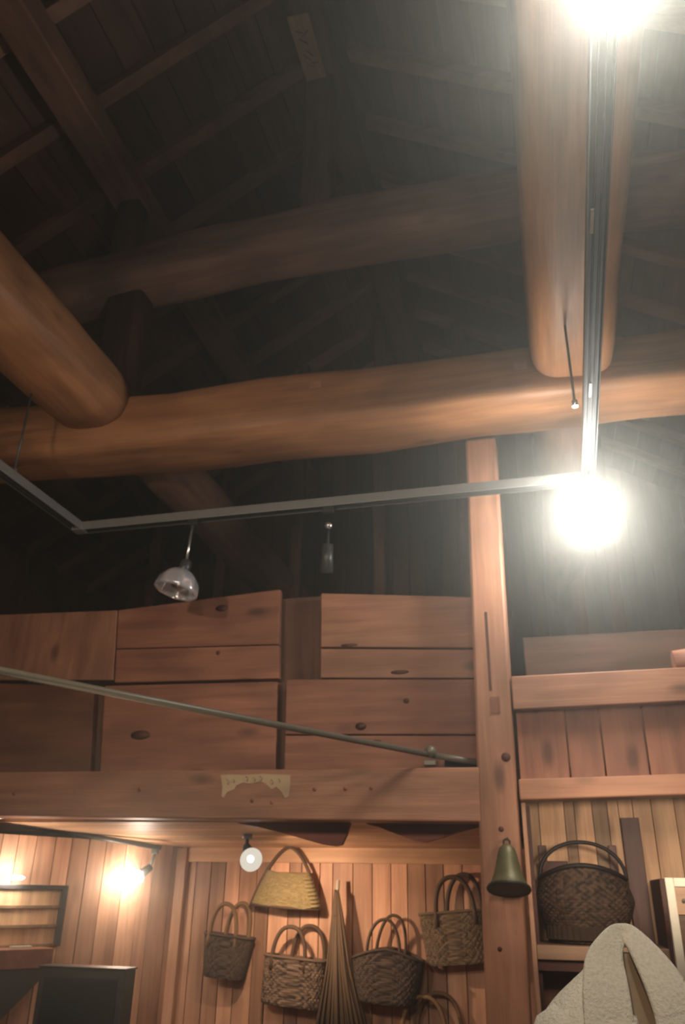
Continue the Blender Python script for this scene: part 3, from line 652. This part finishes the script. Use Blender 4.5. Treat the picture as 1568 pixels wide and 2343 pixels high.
# ================================================================== BASKETS ON THE WALL
def tote(cx, zb, wb, wt, h, label, mats, tilt=0., dep=.10, depb=None, peak=0., Y=None, rows=12, cols=26, handles=(), hcol=None, hr=.008, name='tote_basket', belly=0.):
    wm, hm = mats; depb = depb or dep; Y = Y or YW-.035-dep/2
    T = Matrix.Translation((cx, Y, zb)) @ Matrix.Rotation(tilt, 4, 'Y')
    t = thing(name, (cx, Y, zb), label, 'basket')
    b = MB(); b.xf = T; NU, NV = 144, 42; rings = []
    for k in range(NV+1):
        v = k/NV
        w = wb+(wt-wb)*v+belly*math.sin(PI*v); d = depb+(dep-depb)*v
        if v < .06: s_ = .93+.07*v/.06; w *= s_; d *= s_
        ring = []
        for i in range(NU):
            a = 2*PI*i/NU; c, si = math.cos(a), math.sin(a)
            x = math.copysign(abs(c)**.55, c)*w/2; y = math.copysign(abs(si)**.55, si)*d/2
            row = math.floor(v*rows); am = .004*math.cos(cols*a+PI*(row % 2))*abs(math.sin(PI*v*rows))
            z = v*h+peak*(1-abs(x/(w/2))**1.5)*v**3
            L_ = math.hypot(x, y) or 1
            ring.append(b.pt((x+am*x/L_, y+am*y/L_, z)))
        rings.append(ring)
    for k in range(NV):
        for i in range(NU):
            j = (i+1) % NU; uv = [(i/NU, k/NV), ((i+1)/NU, k/NV), ((i+1)/NU, (k+1)/NV), (i/NU, (k+1)/NV)]
            b.face((rings[k][i], rings[k][j], rings[k+1][j], rings[k+1][i]), .5, True, uv)
    b.face(rings[0][::-1], uv=[(i/NU, 0) for i in range(NU)])
    # inner lining surface
    inn = [[b.pt(((T.inverted() @ b.v[q]).x*.93, (T.inverted() @ b.v[q]).y*.90, (T.inverted() @ b.v[q]).z)) for q in rings[k]] for k in (NV, NV-14, 4)]
    for k in range(2):
        for i in range(0, NU): j = (i+1) % NU; b.face((inn[k][i], inn[k][j], inn[k+1][j], inn[k+1][i]), .2)
    b.face(inn[2]); b.build('body', wm, t)
    b = MB(); b.xf = T; R_ = []
    for i in range(49):
        a = 2*PI*i/48; c, si = math.cos(a), math.sin(a); x = math.copysign(abs(c)**.55, c)*wt/2; y = math.copysign(abs(si)**.55, si)*dep/2
        R_.append((x, y, h+peak*(1-abs(x/(wt/2))**1.5)))
    b.tube(R_, .008, 8, caps=False); b.build('rim', wm, t)
    for (hx, hw, hh, hy, lean) in handles:
        b = MB(); b.xf = T; pts = []
        for i in range(25):
            a = PI*i/24; e = .85
            x = hx-hw/2*math.copysign(abs(math.cos(a))**e, math.cos(a))+lean*math.sin(a); zz = h+peak*(1-abs(min(1, abs(x/(wt/2))))**1.5)-.02+hh*math.sin(a)**.9
            pts.append((x, hy-.0*math.sin(a), zz))
        pts = [(pts[0][0], pts[0][1], pts[0][2]-.05)]+pts+[(pts[-1][0], pts[-1][1], pts[-1][2]-.05)]
        b.tube(pts, hr, 10, jit=.0015); b.build('handle', hm, t)
    return t
dk_w = weave('dark_vine_weave', (.022, .013, .010), (.12, .078, .055), 76, 26)
dk_w2 = weave('speckled_vine_weave', (.022, .013, .010), (.26, .17, .11), 60, 20)
lt_w = weave('pale_bark_weave', (.075, .048, .028), (.27, .185, .11), 90, 24)
fan_w = weave('straw_weave', (.20, .15, .06), (.42, .32, .15), 80, 34)
bk_w = weave('bamboo_weave', (.022, .013, .010), (.13, .075, .045), 70, 26)
hd = plain('vine_handle', (.10, .058, .032), .7, 0, .3, 40)
hl = plain('pale_vine_handle', (.22, .13, .06), .7, 0, .3, 40)
BY = YW-.035
tote(-1.99, 1.068, .245, .31, .225, 'smallest dark tote basket, hanging leftmost on the board wall', (dk_w, hl), math.radians(5), .11, handles=((-.03, .17, .19, -.045, 0), (.03, .15, .20, .045, .01)), hr=.0125)
tote(-1.565, .945, .36, .37, .245, 'speckled dark tote basket below the fan-shaped bag', (dk_w2, hd), math.radians(4), .12, handles=((-.03, .20, .18, -.05, 0), (.06, .20, .19, .05, .0)), hr=.0115)
tote(-1.00, .985, .30, .40, .215, 'dark basket with a peaked rim between the straw bundle and the pale tote', (dk_w, hd), math.radians(2), .17, peak=.055, handles=((-.02, .19, .17, -.06, 0), (-.0, .17, .19, .06, .02)), hr=.009, belly=.02)
tote(-.60, 1.185, .34, .385, .265, 'pale woven tote basket hanging next to the post', (lt_w, hd), math.radians(-5), .10, handles=((.02, .22, .20, -.045, 0), (.06, .20, .21, .045, .02)), hr=.0135)
tote(-.755, .62, .30, .33, .24, 'basket at the bottom edge showing only its tall looped handle', (dk_w, hl), 0, .12, handles=((-.04, .24, .19, -.05, 0), (.03, .25, .20, .05, .0)), hr=.0115)
# fan shaped bag
T0 = at(650, 2077, 5.05); zb = T0.z; cx = at(650, 2077, 5.09).x
t = thing('fan_bag', (cx, 5.1, zb), 'light olive fan-shaped straw bag hanging highest on the wall', 'basket')
hwid = lambda v: .218*max(0, 1-v**1.13)**.6
b = MB(); b.xf = Matrix.Translation((cx, 5.115, zb)) @ Matrix.Rotation(math.radians(3), 4, 'Y'); NV, NU = 40, 96; rings = []; HB = .335
for k in range(NV+1):
    v = k/NV*.60; w = hwid(v); d = .045*(1-v*.6); ring = []
    for i in range(NU):
        a = 2*PI*i/NU; c, si = math.cos(a), math.sin(a)
        x = math.copysign(abs(c)**.8, c)*w; y = si*d; am = .003*math.sin(20*PI*k/NV+3*c)
        ring.append(b.pt((x, y*(1+am*8), v*HB-(.018*(1-(x/w)**2) if k > NV*.8 else 0)*(k/NV-.8)*5)))
    rings.append(ring)
for k in range(NV):
    for i in range(NU):
        j = (i+1) % NU; b.face((rings[k][i], rings[k][j], rings[k+1][j], rings[k+1][i]), .5, True, [(i/NU, k/NV), ((i+1)/NU, k/NV), ((i+1)/NU, (k+1)/NV), (i/NU, (k+1)/NV)])
b.face(rings[0][::-1], uv=[(0, 0)]*NU); b.face(rings[-1], uv=[(0, 0)]*NU); b.build('body', fan_w, t)
b = MB(); b.xf = Matrix.Translation((cx, 5.115, zb)) @ Matrix.Rotation(math.radians(3), 4, 'Y')
pts = [(-hwid(v), 0, v*HB) for v in [1-(1-i/30)**2 for i in range(31)]]; pts += [(hwid(v), 0, v*HB) for v in [1-(1-i/30)**2 for i in range(29, -1, -1)]]
b.tube(pts, .0105, 8); b.build('handle', hd, t)
b = MB(); b.xf = Matrix.Translation((cx, 5.115, zb)) @ Matrix.Rotation(math.radians(3), 4, 'Y')
for i in range(9):
    v = .05+i*.062; w = hwid(v); b.tube([(w-.045, -.035, v*HB), (w-.012, -.030, v*HB+.004), (w+.006, 0, v*HB+.002)], .006, 7)
b.build('lacing', fan_w, t)
b = MB(); b.xf = Matrix.Translation((cx, 5.115, zb)) @ Matrix.Rotation(math.radians(3), 4, 'Y'); b.tube([(-.216, -.02, .003), (0, -.047, .0), (.216, -.02, .003)], .008, 8); b.build('bottom_edge', hd, t)
# straw bundle
ap = at(771, 2022, 5.08); b1 = at(785, 2343, 5.08)
t = thing('straw_bundle', (ap.x, 5.08, b1.z-.12), 'long cone of straw strands hanging between the dark totes', 'straw bundle')
b = MB(); b.tube([ap+Vector((0, .03, .02)), ap+Vector((-.004, 0, -.16))], [.011, .014], 8); b.build('stick_tip', cream, t)
b = MB(); n_ = 150
for i in range(n_):
    a = random.uniform(0, 2*PI); rr_ = math.sqrt(random.random()); zt_ = ap.z-.03-random.random()*.16
    ln_ = b1.z-.10-random.random()*.05
    ex = (b1.x-ap.x)+rr_*math.cos(a)*.185; ey = rr_*math.sin(a)*.07
    mid = ap+Vector((ex*.42, ey*.5-.0, 0)); mid.z = (zt_+ln_)/2
    b.tube([Vector((ap.x+.012*math.cos(a), ap.y+.012*math.sin(a), zt_)), mid, Vector((ap.x+ex, ap.y+ey, ln_))], [.004, .007, .006], 5)
o = b.build('straw_strands', weave('straw_strand', (.07, .042, .026), (.21, .135, .08), 3, 3), t); o['kind'] = 'stuff'
b = MB(); b.xf = Matrix.Translation((ap.x, 5.08, ap.z-.17)); b.lathe([(.018, -.012), (.024, 0), (.018, .012)], 16); b.build('binding', hd, t)

# ================================================================== BELL
bt_ = at(1160, 1932, 3.93)
t = thing('bell', (bt_.x, 3.93, bt_.z-.2), 'aged brass cone bell hanging on the front of the post', 'bell')
BX = Matrix.Translation((bt_.x, 3.925, bt_.z)) @ Matrix.Rotation(math.radians(-17), 4, 'X')
prof = [(.006, 0), (.022, -.006), (.036, -.022), (.044, -.05), (.052, -.09), (.062, -.13), (.074, -.16), (.086, -.178), (.093, -.185), (.092, -.192), (.082, -.188), (.066, -.15), (.045, -.09), (.03, -.04), (0, -.02)]
b = MB(); b.xf = BX; b.lathe(prof, 36); b.build('bell_body', brass, t)
b = MB(); b.xf = BX; b.lathe([(.093, -.182), (.096, -.190), (.093, -.197), (.084, -.192)], 36); b.build('lip', bronze, t)
b = MB(); b.xf = BX; b.tube([(0, 0, -.03), (0, 0, -.15)], .004, 6); b.lathe([(0, -.19), (.018, -.175), (.018, -.16), (0, -.148)], 14); b.build('clapper', bronze, t)
b = MB(); b.xf = BX; b.tube([(.014*math.cos(a), 0, .008+.016*math.sin(a)) for a in [i*2*PI/16 for i in range(17)]], .004, 6); b.build('hanging_loop', bronze, t)
b = MB(); b.tube([(bt_.x, 3.925, bt_.z+.018), (bt_.x, 4.002, bt_.z+.03)], .005, 8); b.build('hook', gunmet, t)

# ================================================================== ALCOVE
YA = 4.55
b = MB(); tn = [.3, .95, .2, .75, .15, .6, .9, .7, .85, .5, .8, .4, .9, .6, .7, .5, .8]
x = -.16
for k, tt in enumerate(tn):
    w_ = (.075, .13, .05, .09, .075, .055, .07, .09, .11)[k % 9]; b.box(x+.002, x+w_-.002, YA+random.uniform(0, .008), YA+.04, 0, 2.05, tt); x += w_
struct(b.build('wall_alcove', alc_z), 'board wall at the back of the alcove, planks of mixed tones', 'wall')
b = MB(); b.box(-.155, -.135, 4.10, YA-.002, 0, 1.94); struct(b.build('trim_3', board_z, bevel=.003), 'edge board at the left side of the alcove', 'trim')
b = MB(); q0, q1 = at(1197, 1862, 4.03), at(1216, 2150, 4.03); b.box(-.157, -.12, 4.19, 4.21, 0, 1.935); tag(b.build('dark_batten', dkred), 'dark red upright batten between post and alcove shelf', 'batten')
def dark_board(x0, y0, x1, y1, label, mat=dkred, Y=YA-.03):
    a, c = at(x0, y0, Y), at(x0, y1, Y); xm = [a.x, at(x1, y0, Y).x]
    b = MB(); b.box(min(xm), max(xm), Y, YA-.002, min(a.z, c.z), max(a.z, c.z)); return tag(b.build('dark_board', mat, bevel=.003), label, 'board')
mauve = wood('mauve_wood', (.115, .052, .045), (.20, .10, .08), 2, 1, .5, 0, .1)
dark_board(1420, 1871, 1462, 2180, 'long dull purple-brown board standing behind the basket', mauve)
dark_board(1392, 1934, 1410, 2050, 'short purple-brown strip behind the basket handle', mauve, YA-.04)
dark_board(1232, 1934, 1250, 1980, 'small purple-brown strip at the left end of the alcove', mauve, YA-.02)
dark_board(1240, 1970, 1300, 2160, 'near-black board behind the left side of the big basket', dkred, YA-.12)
t = thing('alcove_shelf', (.25, 4.3, 1.30), 'wooden alcove shelf carrying the big round basket', 'shelf')
q = at(1300, 2165, 4.1); zs = q.z
b = MB(); b.box(-.134, .42, 4.10, YA-.001, zs-.055, zs); b.build('shelf_board', shelf_x, t, bevel=.003)
b = MB(); b.box(-.134, .42, 4.14, YA-.001, zs-.10, zs-.0555); b.build('batten', dkred, t)
b = MB(); b.box(.42, .445, 4.12, YA-.001, 0, 1.62); tag(b.build('shelf_side', dkred, bevel=.003), 'dark upright side board right of the shelf', 'board')
# dark cabinet under shelf
b = MB(); b.box(-.134, .42, 4.50, 4.545, .0, zs-.11, .2); tag(b.build('reddish_panel', red_w[2]), 'reddish shaded panel under the alcove shelf', 'panel')
# small pale block on the shelf left of the basket
# big basket
t = thing('round_basket', (.10, 4.33, zs), 'big dark round wicker basket with arched handle on the alcove shelf', 'basket')
BC = Vector((.095, 4.33, zs)); b = MB(); b.xf = Matrix.Translation(BC); NU, NV = 160, 60; rings = []
for k in range(NV+1):
    v = k/NV; r = .145+.085*math.sin(min(1, v*1.25)*PI/2)-.035*max(0, v-.62)/.38; zz = .004+.285*v; ring = []
    for i in range(NU):
        a = 2*PI*i/NU; am = .0035*math.cos(40*a+PI*(int(v*26) % 2))*abs(math.sin(PI*v*26))
        sad = (.055*math.sin(a)**2 - .02)*v**3
        ring.append(b.pt(((r+am)*math.cos(a), (r*.88+am)*math.sin(a), zz+sad)))
    rings.append(ring)
for k in range(NV):
    for i in range(NU):
        j = (i+1) % NU; b.face((rings[k][i], rings[k][j], rings[k+1][j], rings[k+1][i]), .5, True, [(i/NU, k/NV), ((i+1)/NU, k/NV), ((i+1)/NU, (k+1)/NV), (i/NU, (k+1)/NV)])
b.face(rings[0][::-1], uv=[(0, 0)]*NU)
ii = [b.pt(((b.v[q]-BC).x*.94, (b.v[q]-BC).y*.94, (b.v[q]-BC).z)) for q in rings[-1]]; ij = [b.pt(((b.v[q]-BC).x*.94, (b.v[q]-BC).y*.94, .02)) for q in rings[20]]
for i in range(NU): j = (i+1) % NU; b.face((ii[i], ii[j], ij[j], ij[i]), .2)
b.face(ij); b.build('body', bk_w, t)
b = MB(); b.xf = Matrix.Translation(BC); pts = []
for i in range(61):
    a = 2*PI*i/60; pts.append((.197*math.cos(a), .174*math.sin(a), .292+.055*math.sin(a)**2-.02))
b.tube(pts, .011, 10, caps=False); b.build('rim', plain('black_rim', (.02, .014, .012), .6), t)
b = MB(); b.xf = Matrix.Translation(BC) @ Matrix.Rotation(math.radians(6), 4, 'Z'); pts = [(-.20*math.cos(a)+.005, 0, .27+.165*math.sin(a)**.9) for a in [PI*i/30 for i in range(31)]]
b.tube(pts, .009, 10); b.build('handle', plain('black_handle', (.02, .014, .012), .6), t)
b = MB(); b.xf = Matrix.Translation(BC); b.sweep([(-.197, -.03, .28), (-.203, 0, .24), (-.2, .03, .28)], .012, .012, 8); b.build('handle_binding', hd, t)
b = MB(); b.xf = Matrix.Translation(BC); b.sweep([(.197, -.03, .28), (.203, 0, .24), (.2, .03, .28)], .012, .012, 8); b.build('handle_binding', hd, t)

# white framed mirror/picture at the right edge
Y = 3.4
f0 = at(1518, 2008, Y); f1 = at(1564, 2262, Y); fw = .030
t = thing('white_frame', (f0.x+.3, Y+.02, .7), 'cream framed wooden panel standing at the right edge', 'frame')
z1, z0 = f0.z, .7; xl, xr = (f0.x+f1.x)/2-.003, 1.05
for nm, q in (('side_rail', (xl, xl+fw, z0, z1)), ('side_rail', (xr-fw, xr, z0, z1)), ('top_rail', (xl+fw, xr-fw, z1-fw, z1)), ('bottom_rail', (xl+fw, xr-fw, z0, z0+fw))):
    b = MB(); b.box(q[0], q[1], Y, Y+.035, q[2], q[3]); b.build(nm, cream, t, bevel=.003)
b = MB(); b.box(xl+fw, xr-fw, Y+.015, Y+.03, z0+fw, z1-fw-.09, .2); b.build('panel', wood('frame_panel_wood', (.11, .06, .035), (.21, .125, .07), 0), t)
b = MB(); b.box(xl+fw, xr-fw, Y+.008, Y+.03, z1-fw-.09, z1-fw, .7); b.build('crossbar', shelf_x, t)
b = MB(); b.xf = Matrix.Translation((xl+fw+.025, Y+.004, z1-fw-.045)) @ Matrix.Rotation(PI/2, 4, 'X'); b.lathe([(0, -.006), (.007, -.003), (.007, .004), (0, .006)], 12); b.build('bright_dot', chrome, t)  # small round bright-metal dot on the crossbar
for k, xx in enumerate((xl+.004, xr-fw+.004)):
    b = MB(); b.box(xx, xx+fw-.008, Y+.006, Y+.03, 0, z0); b.build('leg', cream, t)
a = at(1492, 2015, 4.0); c = at(1536, 2250, 4.0)
b = MB(); b.box(.418+.03, .62, 4.08, 4.14, 0, a.z); tag(b.build('dark_upright_panel', dkred, bevel=.004), 'dark maroon upright panel behind the cream frame', 'panel')

# ================================================================== CARDIGAN ON A DRESS FORM
Y0 = 1.92; nk = at(1428, 2150, Y0); CXJ = nk.x
t = thing('cardigan_on_form', (CXJ, Y0, 0), 'off-white knit shawl-collar cardigan on a slim form in the foreground', 'cardigan')
# section table: z, half width, half depth, centre shift y
sec = [(.62, .185, .14, 0), (.85, .172, .13, 0), (1.05, .158, .12, 0), (1.18, .160, .12, 0), (1.25, .165, .112, 0), (1.30, .166, .10, .005), (1.335, .150, .085, .01), (1.362, .120, .070, .015), (1.385, .086, .058, .02), (1.403, .056, .048, .022), (1.42, .036, .036, .022), (1.445, .028, .028, .02)]
rotz = Matrix.Translation((CXJ, Y0, 0)) @ Matrix.Rotation(math.radians(26), 4, 'Z')
def interp(z):
    for k in range(len(sec)-1):
        if z <= sec[k+1][0]:
            f_ = (z-sec[k][0])/(sec[k+1][0]-sec[k][0]); return [sec[k][j]+(sec[k+1][j]-sec[k][j])*f_ for j in (1, 2, 3)]
    return list(sec[-1][1:])
def torso(inflate, ztop, vcut, name, mat, knit=False):
    b = MB(); b.xf = rotz; NU = 120; zs_ = [.62+(ztop-.62)*(k/70) for k in range(71)]; rings = []
    for k, z in enumerate(zs_):
        w, d, cy = interp(z); ring = []
        for i in range(NU):
            a = 2*PI*i/NU; c, si = math.cos(a), math.sin(a)
            x = math.copysign(abs(c)**.85, c)*(w+inflate); y = cy+math.copysign(abs(si)**.9, si)*(d+inflate)
            if knit:
                q_ = .006*noise.noise(Vector((x*9, y*9, z*5)))+.0012*math.sin(z*520)*math.cos(i*PI*.5)
                x += q_*c; y += q_*si
            ring.append(b.pt((x, y, z)))
        rings.append(ring)
    for k in range(70):
        z = zs_[k]
        for i in range(NU):
            j = (i+1) % NU; am = 2*PI*(i+.5)/NU; w, d, cy = interp(z); x = math.cos(am)*w
            if vcut and math.sin(am) < -.10:
                hw = .030+.035*min(1, max(0, 1.44-z)/.15)
                if -.055 < x-.02 < hw+.07: continue
            b.face((rings[k][i], rings[k][j], rings[k+1][j], rings[k+1][i]), .5, True)
    if not vcut: b.face(rings[-1]); b.face(rings[0][::-1])
    return b.build(name, mat, t)
torso(0, 1.445, False, 'dress_form', skinm)
c = torso(.014, 1.412, True, 'cardigan_body', knit_m, True)
sm = c.modifiers.new('solid', 'SOLIDIFY'); sm.thickness = .008; sm.offset = 1
b = MB(); b.xf = rotz; b.tube([(0, 0, .62), (0, 0, .03)], .018, 12); b.lathe([(.16, .0), (.16, .02), (.03, .04), (0, .04)], 28); b.build('stand', gunmet, t)
# sleeves
for s_ in (-1, 1):
    b = MB(); b.xf = rotz; pts = [(s_*.090, .010, 1.332), (s_*.118, .008, 1.326), (s_*.143, .006, 1.308), (s_*.165, .0, 1.26), (s_*.182, -.005, 1.18), (s_*.195, -.01, 1.05), (s_*.20, -.02, .90), (s_*.20, -.03, .74)]
    b.sweep(pts, [.06, .09, .112, .122, .118, .108, .10, .085], [.045, .080, .110, .125, .128, .12, .11, .09], 36, 2.2, up=(0, 1, 0), jit=.012, seed=s_*3); b.build('sleeve', knit_m, t)
# shawl collar: one thick rolled band from the left front, round the neck, to the right front
def J(px, py, dy, w, th): p = at(px, py, Y0+dy); return (p.x, p.y, p.z, w, th)
cp = [J(1402, 2800, -.140, .09, .020), J(1399, 2560, -.136, .09, .022), J(1396, 2420, -.121, .088, .024), J(1392, 2330, -.102, .090, .020), J(1386, 2260, -.078, .086, .022), J(1384, 2205, -.048, .074, .026), J(1396, 2162, -.012, .050, .032), J(1412, 2140, .030, .040, .032),
      J(1434, 2138, .034, .038, .032), J(1458, 2160, .0, .046, .032), J(1490, 2204, -.040, .062, .032), J(1522, 2258, -.072, .076, .032), J(1550, 2325, -.096, .084, .030), J(1570, 2420, -.115, .086, .026), J(1585, 2560, -.13, .088, .024), J(1590, 2800, -.14, .09, .022)]
b = MB(); fine = []; 
for k in range(len(cp)-1):
    p_ = [cp[max(0, k-1)], cp[k], cp[k+1], cp[min(len(cp)-1, k+2)]]
    for s_ in range(6):
        u = s_/6; fine.append([.5*((2*p_[1][j])+(-p_[0][j]+p_[2][j])*u+(2*p_[0][j]-5*p_[1][j]+4*p_[2][j]-p_[3][j])*u*u+(-p_[0][j]+3*p_[1][j]-3*p_[2][j]+p_[3][j])*u**3) for j in range(5)])
fine.append(list(cp[-1])); rings = []; NR = 26
for k, q in enumerate(fine):
    p = Vector(q[:3]); d = (Vector(fine[min(k+1, len(fine)-1)][:3])-Vector(fine[max(k-1, 0)][:3])).normalized()
    out = Vector((.1, -1, .1))
    # width direction: lies along the body, perpendicular to the run
    out = (out-d*out.dot(d)).normalized(); wd = d.cross(out).normalized(); ring = []
    for i in range(NR):
        a = 2*PI*i/NR; cc, ss = math.cos(a), math.sin(a)
        rib = .0012*math.sin(k*2.4)
        ring.append(b.pt(p+wd*(math.copysign(abs(cc)**.8, cc)*q[3]/2)+out*((q[4]/2+rib)*math.copysign(abs(ss)**.8, ss)+.006*cc*cc)))
    rings.append(ring)
for k in range(len(fine)-1):
    for i in range(NR): j = (i+1) % NR; b.face((rings[k][i], rings[k][j], rings[k+1][j], rings[k+1][i]), .5, True)
b.face(rings[0][::-1]); b.face(rings[-1]); b.build('shawl_collar', knit_m, t)

# ================================================================== HAZE added to give a lens bloom round the lamps
HM = bpy.data.materials.new('bloom_haze'); HM.use_nodes = True; N = HM.node_tree.nodes; N.remove(N['Principled BSDF'])
vs = N.new('ShaderNodeVolumeScatter'); vs.inputs['Color'].default_value = (.93, .94, .87, 1); vs.inputs['Density'].default_value = .058; vs.inputs['Anisotropy'].default_value = .86
HM.node_tree.links.new(vs.outputs[0], N['Material Output'].inputs['Volume'])
b = MB(); b.box(XL+.01, XR-.01, YF+.01, YB-.01, .005, 7.3)
hz = b.build('bloom_volume', HM); tag(hz, 'thin haze added to the hall to make the bloom round the lamps', 'haze', None, 'stuff')
